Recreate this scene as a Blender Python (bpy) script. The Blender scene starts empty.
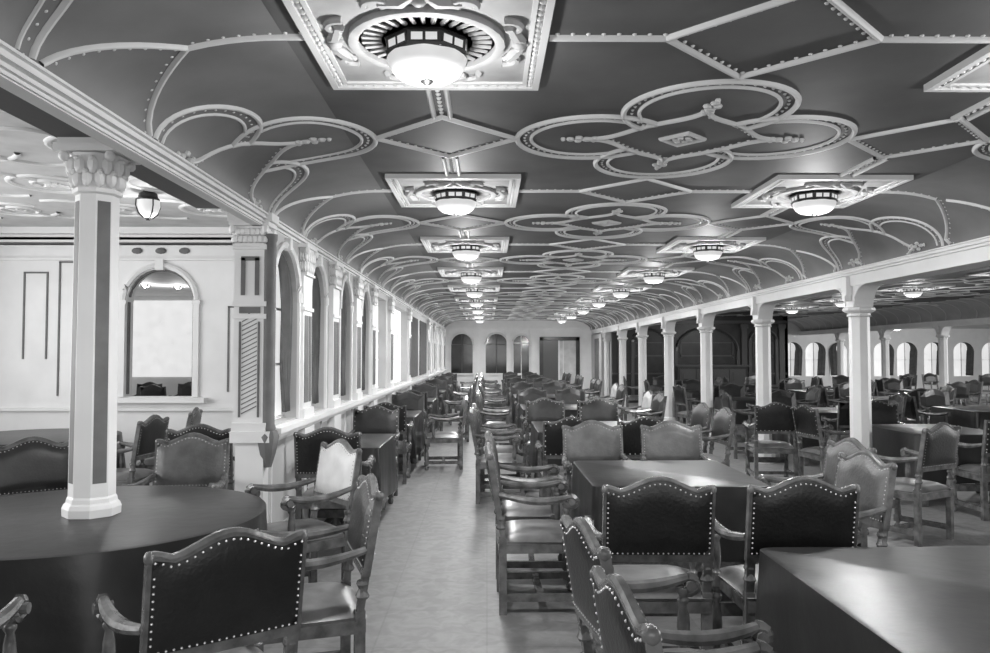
import bpy, math, random
from mathutils import Vector, Matrix
random.seed(7)
C = bpy.context.scene.collection
PI = math.pi
sin, cos = math.sin, math.cos

# ------------------------------------------------------------------ camera, world, light, exposure
sc = bpy.context.scene
cam_d = bpy.data.cameras.new('camera'); cam = bpy.data.objects.new('camera', cam_d); C.objects.link(cam)
cam_d.sensor_width = 36.0; cam_d.lens = 780/990*36.0; cam_d.clip_end = 200; cam_d.clip_start = .05
cam.location = (0, 0, 1.6)
cam.rotation_euler = (PI/2 + math.atan(28.5/780), 0, -math.atan(8/780))
sc.camera = cam
w = bpy.data.worlds.new('world'); sc.world = w; w.use_nodes = True
bgn = w.node_tree.nodes['Background']; bgn.inputs[0].default_value = (1, 1, 1, 1); bgn.inputs[1].default_value = .4
vs = sc.view_settings; vs.view_transform = 'Standard'; vs.look = 'None'; vs.gamma = 1; vs.use_curve_mapping = False
vs.exposure = 0.42
try:
    sc.cycles.use_denoising = True
    sc.cycles.max_bounces = 8; sc.cycles.diffuse_bounces = 5
    sc.cycles.sample_clamp_indirect = 6
except Exception: pass

def area(name, loc, rot, sx, sy, power):
    d = bpy.data.lights.new(name, 'AREA'); d.shape = 'RECTANGLE'; d.size = sx; d.size_y = sy; d.energy = power
    o = bpy.data.objects.new(name, d); C.objects.link(o); o.location = loc; o.rotation_euler = rot
    return o
# daylight through the ship-side windows left of the bay and on the far right
area('daylight_port_side', (-6.6, 4.6, 2.0), (PI/2, 0, -PI/2), 7.0, 1.8, 175)
area('daylight_aft_doors', (1.2, -2.8, 1.75), (PI/2, 0, 0), 6.5, 1.9, 85)  # unseen fill light added behind the camera; no doors stand there
area('daylight_starboard', (21.0, 14.0, 1.9), (PI/2, 0, PI/2), 16.0, 1.8, 1000)

# ------------------------------------------------------------------ materials
def mat(name, v, rough=.6, metal=0, noise=0, scale=8, emit=0, bump=0, bscale=40, spec=.5):
    m = bpy.data.materials.new(name); m.use_nodes = True
    nt = m.node_tree; b = nt.nodes['Principled BSDF']
    b.inputs['Base Color'].default_value = (v, v, v, 1)
    b.inputs['Roughness'].default_value = rough; b.inputs['Metallic'].default_value = metal
    b.inputs['Specular IOR Level'].default_value = spec
    tc = nt.nodes.new('ShaderNodeTexCoord')
    if noise:
        n = nt.nodes.new('ShaderNodeTexNoise'); n.inputs['Scale'].default_value = scale; n.inputs['Detail'].default_value = 5
        r = nt.nodes.new('ShaderNodeValToRGB')
        lo, hi = v*(1-noise), min(1, v*(1+noise))
        r.color_ramp.elements[0].position = .3; r.color_ramp.elements[1].position = .7
        r.color_ramp.elements[0].color = (lo, lo, lo, 1); r.color_ramp.elements[1].color = (hi, hi, hi, 1)
        nt.links.new(tc.outputs['Object'], n.inputs['Vector']); nt.links.new(n.outputs['Fac'], r.inputs['Fac'])
        nt.links.new(r.outputs['Color'], b.inputs['Base Color'])
    if bump:
        n2 = nt.nodes.new('ShaderNodeTexNoise'); n2.inputs['Scale'].default_value = bscale; n2.inputs['Detail'].default_value = 4
        bp = nt.nodes.new('ShaderNodeBump'); bp.inputs['Strength'].default_value = bump; bp.inputs['Distance'].default_value = .01
        nt.links.new(tc.outputs['Object'], n2.inputs['Vector']); nt.links.new(n2.outputs['Fac'], bp.inputs['Height'])
        nt.links.new(bp.outputs['Normal'], b.inputs['Normal'])
    if emit:
        b.inputs['Emission Color'].default_value = (1, 1, 1, 1); b.inputs['Emission Strength'].default_value = emit
    return m
M = dict(
    white=mat('white_paint', .74, .45, noise=.05, scale=3),
    offwhite=mat('wall_paint', .46, .55, noise=.08, scale=2.5),
    plaster=mat('bay_plaster', .55, .7, noise=.12, scale=4),
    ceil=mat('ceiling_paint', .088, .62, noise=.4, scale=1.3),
    cove=mat('cove_paint', .16, .62, noise=.25, scale=1.6),  # paler than the flat ceiling: light on the coves put into the colour
    halcove=mat('hall_cove_paint', .42, .6, noise=.15, scale=1.6),  # paler still, so the side hall cove's brightness sits in its colour
    mould=mat('moulding_paint', .60, .5),
    panel=mat('panel_plaster', .33, .6, noise=.15, scale=7),
    bead=mat('bead_paint', .62, .4),
    grey=mat('grey_strip_paint', .13, .6, noise=.2, scale=6),
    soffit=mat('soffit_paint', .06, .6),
    oak=mat('oak_wood', .115, .27, noise=.45, scale=14, bump=.15),
    worn=mat('rubbed_leather', .10, .34, noise=.45, scale=6, bump=.2, bscale=60),  # dark leather in a paler tone, sheen of some chair fronts painted in
    leather=mat('dark_leather', .011, .38, noise=.3, scale=9, bump=.2, bscale=60),
    leather2=mat('worn_leather', .026, .33, noise=.4, scale=6, bump=.2, bscale=60),  # same leather as the backs, sheen of lit fronts put into the tone
    pale=mat('pale_leather', .62, .45, noise=.12, scale=8),  # pale tone stands in for sheen on the brightest chair backs
    seat=mat('seat_leather', .13, .34, noise=.4, scale=7),
    stud=mat('brass_stud', .8, .25, metal=.6),
    cloth=mat('dark_cloth', .020, .36, noise=.25, scale=5, bump=.35, bscale=7),
    hem=mat('woven_hem', .05, .8, noise=.6, scale=40),
    darkwood=mat('dark_panelling', .025, .3, noise=.35, scale=4),
    darkwood2=mat('dark_moulding', .075, .3),
    drape=mat('grey_drape', .085, .85, noise=.2, scale=10),
    metal=mat('lamp_metal', .03, .4, metal=.5),
    bowl=mat('opal_glass', .45, .35, emit=.32),
    pane=mat('daylit_pane', .75, .4, noise=.1, scale=3, emit=.5),
    pane2=mat('bright_pane', .7, .4, noise=.25, scale=5, emit=.42),
    mirror=mat('dark_glass', .05, .08, noise=.5, scale=1.5),
    glass_grey=mat('grey_door_glass', .55, .15, noise=.3, scale=2),
)
def floor_mat():
    m = bpy.data.materials.new('linoleum_tiles'); m.use_nodes = True
    nt = m.node_tree; b = nt.nodes['Principled BSDF']; b.inputs['Roughness'].default_value = .52
    tc = nt.nodes.new('ShaderNodeTexCoord')
    br = nt.nodes.new('ShaderNodeTexBrick'); br.offset = 0; br.inputs['Scale'].default_value = 1
    br.inputs['Brick Width'].default_value = .62; br.inputs['Row Height'].default_value = .62; br.inputs['Mortar Size'].default_value = .006
    br.inputs['Color1'].default_value = (.24,)*3 + (1,); br.inputs['Color2'].default_value = (.225,)*3 + (1,); br.inputs['Mortar'].default_value = (.205,)*3 + (1,)
    n = nt.nodes.new('ShaderNodeTexNoise'); n.inputs['Scale'].default_value = 9; n.inputs['Detail'].default_value = 6; n.inputs['Distortion'].default_value = 1.2
    r = nt.nodes.new('ShaderNodeValToRGB'); r.color_ramp.elements[0].position = .38; r.color_ramp.elements[1].position = .62
    r.color_ramp.elements[0].color = (.78,)*3 + (1,); r.color_ramp.elements[1].color = (1,)*3 + (1,)
    mx = nt.nodes.new('ShaderNodeMixRGB'); mx.blend_type = 'MULTIPLY'; mx.inputs[0].default_value = 1
    L = nt.links.new
    L(tc.outputs['Object'], br.inputs['Vector']); L(tc.outputs['Object'], n.inputs['Vector']); L(n.outputs['Fac'], r.inputs['Fac'])
    L(br.outputs['Color'], mx.inputs[1]); L(r.outputs['Color'], mx.inputs[2]); L(mx.outputs[0], b.inputs['Base Color'])
    return m
M['floor'] = floor_mat()

# ------------------------------------------------------------------ mesh builder
class MB:
    def __init__(s): s.v = []; s.f = []; s.mi = []; s.cur = 0; s.xf = None
    def add(s, vs, fs):
        k = len(s.v)
        s.v += [tuple(p) for p in vs]; s.f += [tuple(i+k for i in f) for f in fs]; s.mi += [s.cur]*len(fs)
    def box(s, x0, x1, y0, y1, z0, z1):
        s.add([(x0,y0,z0),(x1,y0,z0),(x1,y1,z0),(x0,y1,z0),(x0,y0,z1),(x1,y0,z1),(x1,y1,z1),(x0,y1,z1)],
              [(0,3,2,1),(4,5,6,7),(0,1,5,4),(1,2,6,5),(2,3,7,6),(3,0,4,7)])
    def lathe(s, prof, seg=12, c=(0,0,0), rot=0, sy=1):
        n = len(prof); vs = []; fs = []
        for (r, z) in prof:
            for i in range(seg):
                a = rot + 2*PI*i/seg; vs.append((c[0]+r*cos(a), c[1]+r*sin(a)*sy, c[2]+z))
        for j in range(n-1):
            for i in range(seg):
                a, b = j*seg+i, j*seg+(i+1) % seg
                fs.append((a, b, b+seg, a+seg))
        fs.append(tuple(range(seg-1, -1, -1))); fs.append(tuple((n-1)*seg+i for i in range(seg)))
        s.add(vs, fs)
    def tube(s, pts, rad, seg=8, flat=1.0):
        pts = [Vector(p) for p in pts]; n = len(pts); vs = []; fs = []
        for i, p in enumerate(pts):
            t = (pts[min(i+1, n-1)] - pts[max(i-1, 0)]).normalized()
            up = Vector((0,0,1)) if abs(t.z) < .95 else Vector((1,0,0))
            a = t.cross(up).normalized(); b = a.cross(t).normalized()
            r = rad[i] if isinstance(rad, (list, tuple)) else rad
            for k in range(seg):
                q = 2*PI*k/seg; vs.append(p + a*(r*cos(q)) + b*(r*flat*sin(q)))
        for i in range(n-1):
            for k in range(seg):
                a0, b0 = i*seg+k, i*seg+(k+1) % seg
                fs.append((a0, b0, b0+seg, a0+seg))
        fs.append(tuple(range(seg-1, -1, -1))); fs.append(tuple((n-1)*seg+k for k in range(seg)))
        s.add(vs, fs)
    def prism(s, poly, axis, a, b):
        """poly in the plane of the two other axes, extruded along axis from a to b"""
        def P(u, v, t): return {'x': (t,u,v), 'y': (u,t,v), 'z': (u,v,t)}[axis]
        n = len(poly)
        vs = [P(u, v, a) for u, v in poly] + [P(u, v, b) for u, v in poly]
        s.add(vs, [tuple(range(n-1, -1, -1)), tuple(range(n, 2*n))] + [(i, (i+1) % n, n+(i+1) % n, n+i) for i in range(n)])
    def blob(s, c, rx, ry, rz, seg=8, rings=5):
        vs = [(c[0], c[1], c[2]-rz)]; fs = []
        for j in range(1, rings):
            a = -PI/2 + PI*j/rings
            for i in range(seg):
                q = 2*PI*i/seg; vs.append((c[0]+rx*cos(a)*cos(q), c[1]+ry*cos(a)*sin(q), c[2]+rz*sin(a)))
        vs.append((c[0], c[1], c[2]+rz)); T = len(vs)-1
        for i in range(seg): fs.append((0, 1+(i+1) % seg, 1+i)); fs.append((T, T-seg+i, T-seg+(i+1) % seg))
        for j in range(rings-2):
            for i in range(seg):
                a = 1+j*seg+i; b = 1+j*seg+(i+1) % seg; fs.append((a, b, b+seg, a+seg))
        s.add(vs, fs)
    def stud(s, p, n, r):
        p = Vector(p); n = Vector(n).normalized()
        a = n.cross(Vector((0,0,1)) if abs(n.z) < .9 else Vector((1,0,0))).normalized(); b = n.cross(a)
        vs = [p + a*(r*cos(q)) + b*(r*sin(q)) for q in [i*PI/3 for i in range(6)]] + [p + a*(r*.6*cos(q)) + b*(r*.6*sin(q)) + n*(r*.65) for q in [i*PI/3 for i in range(6)]] + [p + n*(r*.9)]
        fs = [(i, (i+1) % 6, 6+(i+1) % 6, 6+i) for i in range(6)] + [(6+i, 6+(i+1) % 6, 12) for i in range(6)]
        s.add(vs, fs)
    def mesh(s, name, mats, smooth=False):
        me = bpy.data.meshes.new(name); me.from_pydata(s.v, [], s.f); me.update()
        for m in (mats if isinstance(mats, (list, tuple)) else [mats]): me.materials.append(m)
        me.polygons.foreach_set('material_index', s.mi)
        if smooth:
            me.polygons.foreach_set('use_smooth', [len(f) < 7 for f in s.f])
            try: me.set_sharp_from_angle(angle=math.radians(40))
            except Exception: pass
        return me
    def build(s, name, mats, parent=None, smooth=False):
        o = bpy.data.objects.new(name, s.mesh(name, mats, smooth)); C.objects.link(o)
        if parent: o.parent = parent
        return o
def struct(name, mb, m, smooth=False):
    o = mb.build(name, m, None, smooth); o['kind'] = 'structure'; return o
def tag(o, label, cat, group=None):
    o['label'] = label; o['category'] = cat
    if group: o['group'] = group
    return o
def thing(name, label, cat, loc=(0,0,0), rz=0, group=None):
    o = bpy.data.objects.new(name, None); C.objects.link(o); o.empty_display_size = .1
    o.location = loc; o.rotation_euler = (0,0,rz); return tag(o, label, cat, group)
def kids(o): return [c for c in C.objects if c.parent == o]
KID = {}
def dup(root, loc, rz, label, group=None):
    """a copy of a thing with copies of its parts and sub-parts, sharing mesh data"""
    if root.name not in KID: KID[root.name] = [(c, kids(c)) for c in kids(root)]
    r = root.copy(); C.objects.link(r); r.location = loc; r.rotation_euler = (0,0,rz); r['label'] = label
    if group: r['group'] = group
    for ch, subs in KID[root.name]:
        c = ch.copy(); C.objects.link(c); c.parent = r
        for g in subs:
            d = g.copy(); C.objects.link(d); d.parent = c
    return r
TRIM = [0]
def trim_name():
    TRIM[0] += 1; return 'trim_%d' % TRIM[0]
ORD = ['zeroth','first','second','third','fourth','fifth','sixth','seventh','eighth','ninth','tenth','eleventh','twelfth']

# ------------------------------------------------------------------ room numbers
ZC = 2.93                     # flat ceiling
P = 3.04; Y0 = 3.21           # ceiling module along the ship, first lamp row
XL, XR = -1.60, 4.00          # cornice faces
YB = 30.0                     # end wall
BZ_L, BZ_R = 2.61, 2.54       # cornice tops
CL = (-.85, BZ_L, .75, ZC-BZ_L); CR = (3.25, BZ_R, .75, ZC-BZ_R)
def arc_table(a, b, n=60):
    t = [(0.0, PI/2)]; px, pz = 0, b; L = 0
    for i in range(1, n+1):
        q = PI/2*(1 - i/n); x, z = a*cos(q), b*sin(q); L += math.hypot(x-px, z-pz); px, pz = x, z; t.append((L, q))
    return t
TL, TR = arc_table(CL[2], CL[3]), arc_table(CR[2], CR[3])
def look(t, s):
    for i in range(1, len(t)):
        if s <= t[i][0]:
            a = (s - t[i-1][0])/(t[i][0]-t[i-1][0]); return t[i-1][1] + a*(t[i][1]-t[i-1][1])
    return None
def cov(xu):
    """unfolded ceiling coordinate -> (x, z, normal x, normal z) or None below the cornice"""
    if xu < CL[0]:
        q = look(TL, CL[0]-xu); 
        if q is None: return None
        x, z = CL[0]-CL[2]*cos(q), CL[1]+CL[3]*sin(q); n = Vector((cos(q)/CL[2], -sin(q)/CL[3])).normalized()
        return x, z, n.x, n.y
    if xu > CR[0]:
        q = look(TR, xu-CR[0])
        if q is None: return None
        x, z = CR[0]+CR[2]*cos(q), CR[1]+CR[3]*sin(q); n = Vector((-cos(q)/CR[2], -sin(q)/CR[3])).normalized()
        return x, z, n.x, n.y
    return xu, ZC, 0, -1
def flat(xu): return xu, ZC, 0, -1

def ribbon(mb, pts, mp, wd=.034, h=.02, closed=False):
    """half-round moulding along points (unfolded x, y) on the ceiling"""
    def runs():
        cur = []
        for p in pts:
            m = mp(p[0])
            if m is None:
                if len(cur) > 1: yield cur
                cur = []
            else: cur.append((Vector((m[0], p[1], m[1])), Vector((m[2], 0, m[3]))))
        if len(cur) > 1: yield cur
    for run in runs():
        n = len(run); cl = closed and n == len(pts); vs = []; fs = []
        for i in range(n):
            p, nr = run[i]
            a = run[(i-1) % n][0] if (cl or i > 0) else p
            b = run[(i+1) % n][0] if (cl or i < n-1) else p
            t0 = (p-a).normalized() if (p-a).length > 1e-6 else (b-p).normalized()
            t1 = (b-p).normalized() if (b-p).length > 1e-6 else t0
            t = (t0+t1).normalized(); k = 1/max(.45, t.dot(t1))
            sd = t.cross(nr).normalized()*k
            for (u, hh) in ((-.5, -.004), (-.42, h*.55), (-.15, h), (.15, h), (.42, h*.55), (.5, -.004)):
                vs.append(p + sd*(u*wd) + nr*hh)
        m = n if cl else n-1
        for i in range(m):
            for k in range(5):
                a = i*6+k; b = ((i+1) % n)*6+k
                fs.append((a, b, b+1, a+1))
        mb.add(vs, fs)
def beads(mb, pts, mp, off, sp=.064, r=.0105, closed=False):
    P_ = list(pts) + ([pts[0]] if closed else [])
    acc = sp*.5
    for i in range(len(P_)-1):
        a, b = Vector(P_[i]), Vector(P_[i+1]); d = b-a; L = d.length
        if L < 1e-6: continue
        d /= L; nn = Vector((d.y, -d.x))
        while acc < L:
            q = a + d*acc + nn*off; m = mp(q.x)
            if m: mb.stud((m[0], q.y, m[1]), (m[2], 0, m[3]), r)
            acc += sp
        acc -= L
def circ(cx, cy, r, a0, a1, n): return [(cx+r*cos(a0+(a1-a0)*i/n), cy+r*sin(a0+(a1-a0)*i/n)) for i in range(n+1)]
def bez(a, b, c, d, n=10):
    out = []
    for i in range(n+1):
        t = i/n; u = 1-t
        out.append(tuple(u**3*a[k]+3*u*u*t*b[k]+3*u*t*t*c[k]+t**3*d[k] for k in (0,1)))
    return out
def leaf(mb, x, y, ang, mp, L=.15):
    for k, (dx, dy, r) in enumerate(((0,0,.034),(.05,.028,.026),(.05,-.028,.026),(.10,0,.028),(-.045,.02,.02),(-.045,-.02,.02),(.145,0,.016))):
        q = (x+dx*cos(ang)-dy*sin(ang), y+dx*sin(ang)+dy*cos(ang)); m = mp(q[0])
        if m: mb.blob((m[0]+m[2]*.006, q[1], m[1]+m[3]*.006), r, r*.9, .018, 7, 4)
def quatrefoil(mr, mbd, cx, cy, mp, det=1):
    R, O = .455, .56; n = 40 if det else 22
    for k in range(4):
        f = k*PI/2 + PI/2
        c = (cx+O*cos(f), cy+O*sin(f))
        g = math.radians(42)
        ring = circ(c[0], c[1], R, f+PI+g, f+3*PI-g, n)
        ribbon(mr, ring, mp)
        if det: ribbon(mr, circ(c[0], c[1], R-.085, f+PI+g*1.5, f+3*PI-g*1.5, n), mp, .022, .014)
        if det: beads(mbd, circ(c[0], c[1], R-.045, f+PI+g, f+3*PI-g, n), mp, 0, .06)
        # both open ends turn back in a cusp and meet at a leaf in the loop's centre
        tip = (c[0]+.03*cos(f), c[1]+.03*sin(f))
        for e, sg in ((ring[-1], 1), (ring[0], -1)):
            nx, ny = -sin(f)*sg, cos(f)*sg
            b1 = (e[0]+.16*cos(f)-nx*.10, e[1]+.16*sin(f)-ny*.10); b2 = (tip[0]-.20*cos(f)+nx*.015, tip[1]-.20*sin(f)+ny*.015)
            tail = bez(e, b1, b2, tip, 10)
            ribbon(mr, tail, mp, .032, .02)
            if det: beads(mbd, tail[1:-2], mp, .028*sg, .06)
        leaf(mr, tip[0], tip[1], f, mp)
    # middle boss: a small lozenge with a rosette
    if not CL[0] < cx < CR[0] and mp is cov: return
    ribbon(mr, [(cx-.13, cy), (cx, cy+.13), (cx+.13, cy), (cx, cy-.13)], mp, .03, .02, True)
    m = mp(cx)
    if m:
        for k in range(6):
            mr.blob((cx+.045*cos(k*PI/3), cy+.045*sin(k*PI/3), ZC-.008), .022, .022, .018, 6, 4)
def subdiv(a, b, n=8): return [(a[0]+(b[0]-a[0])*i/n, a[1]+(b[1]-a[1])*i/n) for i in range(n+1)]
def lozenge(mr, mbd, cx, cy, h, mp, det=1):
    c = [(cx-h, cy), (cx, cy+h), (cx+h, cy), (cx, cy-h)]
    pts = []
    for i in range(4): pts += subdiv(c[i], c[(i+1) % 4], 8)[:-1]
    ribbon(mr, pts, mp, closed=True)
    if det: beads(mbd, pts, mp, .031, closed=True)
def strip(mr, mbd, a, b, mp, double=False, det=1):
    if double:
        d = Vector((b[0]-a[0], b[1]-a[1])).normalized(); n = Vector((d.y, -d.x))*.045
        for sg in (-1, 1): ribbon(mr, [(a[0]+sg*n.x, a[1]+sg*n.y), (b[0]+sg*n.x, b[1]+sg*n.y)], mp, .03, .022)
        if det: beads(mbd, [a, b], mp, 0, .06, .015)
    else:
        pts = subdiv(a, b, 6); ribbon(mr, pts, mp, .034)
        if det: beads(mbd, pts, mp, .027)

# ------------------------------------------------------------------ floor and ceilings
b = MB(); b.add([(-8,-4,0),(23,-4,0),(23,34,0),(-8,34,0),(-8,-4,-.1),(23,-4,-.1),(23,34,-.1),(-8,34,-.1)],
                [(0,1,2,3),(7,6,5,4),(0,4,5,1),(1,5,6,2),(2,6,7,3),(3,7,4,0)])
struct('floor', b, M['floor'])
b = MB(); prof = []
for i in range(17):
    q = PI/2*i/16; prof.append((CL[0]-CL[2]*cos(q), CL[1]+CL[3]*sin(q)))
for i in range(17):
    q = PI/2*(1-i/16); prof.append((CR[0]+CR[2]*cos(q), CR[1]+CR[3]*sin(q)))
prof += [(CR[0]+CR[2]+.06, CR[1]), (CR[0]+CR[2]+.06, ZC+.12), (CL[0]-CL[2]-.06, ZC+.12), (CL[0]-CL[2]-.06, CL[1])]
b.prism(prof, 'y', -1.2, YB)
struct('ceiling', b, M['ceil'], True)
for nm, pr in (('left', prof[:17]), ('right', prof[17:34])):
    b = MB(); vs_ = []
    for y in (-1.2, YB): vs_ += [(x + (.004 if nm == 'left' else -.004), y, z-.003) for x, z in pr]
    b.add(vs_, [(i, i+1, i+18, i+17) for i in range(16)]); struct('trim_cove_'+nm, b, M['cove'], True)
# coved side hall on the right
C2 = (11.2, 2.45, .95, ZC-2.45)
b = MB(); prof = [(4.06, ZC)]
for i in range(13):
    q = PI/2*(1-i/12); prof.append((C2[0]+C2[2]*cos(q), C2[1]+C2[3]*sin(q)))
prof += [(12.3, 2.45), (12.3, ZC+.12), (4.06, ZC+.12)]
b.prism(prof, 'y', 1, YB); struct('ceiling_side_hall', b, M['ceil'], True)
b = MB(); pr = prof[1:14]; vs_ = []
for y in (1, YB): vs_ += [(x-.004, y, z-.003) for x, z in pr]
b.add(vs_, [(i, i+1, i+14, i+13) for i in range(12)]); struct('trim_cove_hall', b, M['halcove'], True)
b = MB(); prof = [(12.3, 2.62), (20.6, 2.62)]
for i in range(1, 9):
    q = PI/2*(1-i/8); prof.append((20.6+.8*cos(q), 2.2+.42*sin(q)))
prof += [(21.6, 2.2), (21.6, 2.8), (12.3, 2.8)]
b.prism(prof, 'y', 8, YB); struct('ceiling_far_hall', b, M['plaster'], True)
b = MB(); b.box(-8, -2.2, 1.0, 9.6, 3.16, 3.26); struct('ceiling_bay', b, M['plaster'])
b = MB(); b.box(-8, XL-.3, 9.6, YB, 2.95, 3.05); struct('ceiling_port', b, M['plaster'])

# main ceiling mouldings, one set of ribs and one of beads for each bay
def bay_mesh(det):
    mr, mbd = MB(), MB()
    for xl in (-.25, 2.65):
        strip(mr, mbd, (xl, .575), (xl, P/2-.44), cov, True, det)
        strip(mr, mbd, (xl, P/2+.44), (xl, P-.575), cov, True, det)
        lozenge(mr, mbd, xl, P/2, .43, cov, det)
    for xq in (-1.7, 1.2, 4.1):
        quatrefoil(mr, mbd, xq, P/2, cov, det)
        lozenge(mr, mbd, xq, 0, .45, cov, det)
    for a, c in ((-1.25, -.76), (.26, .75), (1.65, 2.14), (3.16, 3.65)):
        strip(mr, mbd, (a, 0), (c, 0), cov, False, det)
    return mr.mesh('bay_ribs', M['mould'], True), (mbd.mesh('bay_beads', M['bead']) if det else None)
near_bay, far_bay = bay_mesh(1), bay_mesh(0)
def put_struct(me, loc):
    o = bpy.data.objects.new(trim_name(), me); C.objects.link(o); o.location = loc; o['kind'] = 'structure'
for i in range(-1, 9):
    r, d = near_bay if i < 4 else far_bay
    y = Y0 + P*i
    put_struct(r, (0, y, 0))
    if d: put_struct(d, (0, y, 0))
# side hall mouldings
def cov2(xu):
    if xu <= C2[0]: return (xu, ZC, 0, -1) if xu > 4.35 else None
    s = xu - C2[0]; L = 1.12
    if s > L: return None
    q = PI/2*(1-s/L); n = Vector((-cos(q)/C2[2], -sin(q)/C2[3])).normalized()
    return C2[0]+C2[2]*cos(q), C2[1]+C2[3]*sin(q), n.x, n.y
mr, mbd = MB(), MB()
lozenge(mr, mbd, 8.2, P/2, .43, cov2, 0); strip(mr, mbd, (8.2, .58), (8.2, P/2-.44), cov2, True, 0); strip(mr, mbd, (8.2, P/2+.44), (8.2, P-.58), cov2, True, 0)
for xq in (6.75, 9.65): quatrefoil(mr, mbd, xq, P/2, cov2, 0); lozenge(mr, mbd, xq, 0, .45, cov2, 0)
lozenge(mr, mbd, 5.3, P/2, .43, cov2, 0); lozenge(mr, mbd, 11.1, P/2, .43, cov2, 0)
for dy in (.3, .95, 1.6, 2.25, 2.8): ribbon(mr, [(11.1+.1*i, P/2-(P/2-dy)+.02*i*i*.2) for i in range(12)], cov2)
side_bay = mr.mesh('side_bay_ribs', M['mould'], True)
for i in range(1, 9): put_struct(side_bay, (0, Y0+P*i, 0))
# low-relief strapwork on the bay ceiling
mr = MB()
def bayc(xu): return xu, 3.16, 0, -1
for i in range(5):
    for j in range(4):
        cx, cy = -2.9-1.05*i, 4.6+1.25*j
        ribbon(mr, circ(cx, cy, .36, .4, 5.6, 22), bayc, .05, .02)
        ribbon(mr, circ(cx, cy, .18, 2.4, 7.6, 16), bayc, .035, .02)
        ribbon(mr, bez((cx-.55, cy-.5), (cx+.1, cy-.75), (cx-.1, cy+.7), (cx+.55, cy+.5), 12), bayc, .04, .02)
        leaf(mr, cx, cy, .6*i+j, bayc)
struct(trim_name(), mr, M['white'], True)

# ------------------------------------------------------------------ left cornice beam, pier, arcade
def stack(b, x, sgn, ztop, y0, y1, steps):
    """stepped cornice: steps = (projection, drop) from the top down"""
    z = ztop
    for pr, dz in steps:
        b.box(min(x, x+sgn*pr), max(x, x+sgn*pr), y0, y1, z-dz, z); z -= dz
b = MB(); b.box(XL-.09, XL-.02, .3, YB, 2.53, 2.70); stack(b, XL-.02, 1, BZ_L+.005, .3, YB, ((.055,.012),(.035,.022),(.05,.010),(.02,.012),(.03,.010),(.012,.014)))
struct('trim_left_cornice', b, M['white'])
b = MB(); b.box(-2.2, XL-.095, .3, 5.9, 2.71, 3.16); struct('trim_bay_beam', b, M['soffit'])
def arch_poly(y0, y1, z0, zt, n=14):
    """outline of a round-headed opening in (y, z)"""
    r = (y1-y0)/2; c = (y0+y1)/2; rz = min(r*1.0, zt-z0-.1); zs = zt-rz
    return [(y0, z0), (y1, z0)] + [(c + r*cos(a), zs + rz*sin(a)) for a in [PI*i/n for i in range(n+1)]]
def wall_with_openings(b, axis, t0, t1, y0, y1, z0, z1, ops):
    """wall slab; ops = list of (a, b, sill, top, arched), sorted; wall pieces built around each opening"""
    cur = y0
    def pr(poly): b.prism(poly, axis, t0, t1)
    for (a, c, s, t, ar) in ops:
        if a > cur: pr([(cur, z0), (a, z0), (a, z1), (cur, z1)])
        if s > z0: pr([(a, z0), (c, z0), (c, s), (a, s)])
        if ar:
            n = 14; r = (c-a)/2; m = (a+c)/2; rz = min(r, (t-s)*.6); zs = t-rz
            for i in range(n):
                q0, q1 = PI*(1-i/n), PI*(1-(i+1)/n)
                p0, p1 = (m+r*cos(q0), zs+rz*sin(q0)), (m+r*cos(q1), zs+rz*sin(q1))
                pr([p0, p1, (p1[0], z1), (p0[0], z1)])
        elif t < z1: pr([(a, t), (c, t), (c, z1), (a, z1)])
        cur = c
    if cur < y1: pr([(cur, z0), (y1, z0), (y1, z1), (cur, z1)])
SILL = 1.075
OPS = [(5.78, 6.58, SILL, 2.44, True), (6.98, 7.68, SILL, 2.44, True), (8.44, 9.12, SILL, 2.44, True), (9.86, 10.56, SILL, 2.44, True),
       (10.95, 12.35, SILL, 2.46, False), (13.2, 15.6, SILL, 2.46, False), (21.6, 22.5, SILL, 2.40, True), (24.2, 25.1, SILL, 2.40, True), (26.8, 27.7, SILL, 2.40, True)]
b = MB(); wall_with_openings(b, 'x', XL-.16, XL, 5.76, YB, 0, 2.54, OPS); struct('wall_left', b, M['offwhite'])
# archivolts, sill ledge, pilasters with capitals
b = MB()
for (a, c, s, t, ar) in OPS:
    if ar:
        r = (c-a)/2+.03; m = (a+c)/2; zs = t-(c-a)/2
        b.tube([(XL+.012, m+r*cos(q), zs+r*sin(q)) for q in [PI*i/18 for i in range(19)]], .028, 6)
        b.box(XL-.01, XL+.05, m-.035, m+.035, t-.01, t+.085)
        for yy in (a-.04, c): b.box(XL, XL+.022, yy, yy+.04, s, zs)
b.box(XL, XL+.10, 5.73, YB, SILL-.05, SILL-.01); b.box(XL, XL+.06, 5.73, YB, SILL-.09, SILL-.05)
struct('trim_left_archivolts', b, M['white'])
b = MB()
for i in range(14):
    y = 5.8 + i*1.72
    b.box(XL, XL+.014, y, y+1.3, .95, .97); b.box(XL, XL+.014, y, y+1.3, .28, .30); b.box(XL, XL+.014, y, y+.02, .28, .97); b.box(XL, XL+.014, y+1.28, y+1.3, .28, .97)
b.box(XL, XL+.03, 5.73, YB, 0, .16); struct('baseboard_left', b, M['white'])
PIL = [(6.60, 6.96), (7.72, 8.40), (9.16, 9.82), (10.60, 10.93), (12.4, 13.15), (15.65, 15.95), (20.7, 21.1), (23.0, 23.4), (25.6, 26.0), (28.2, 28.6)]
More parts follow.
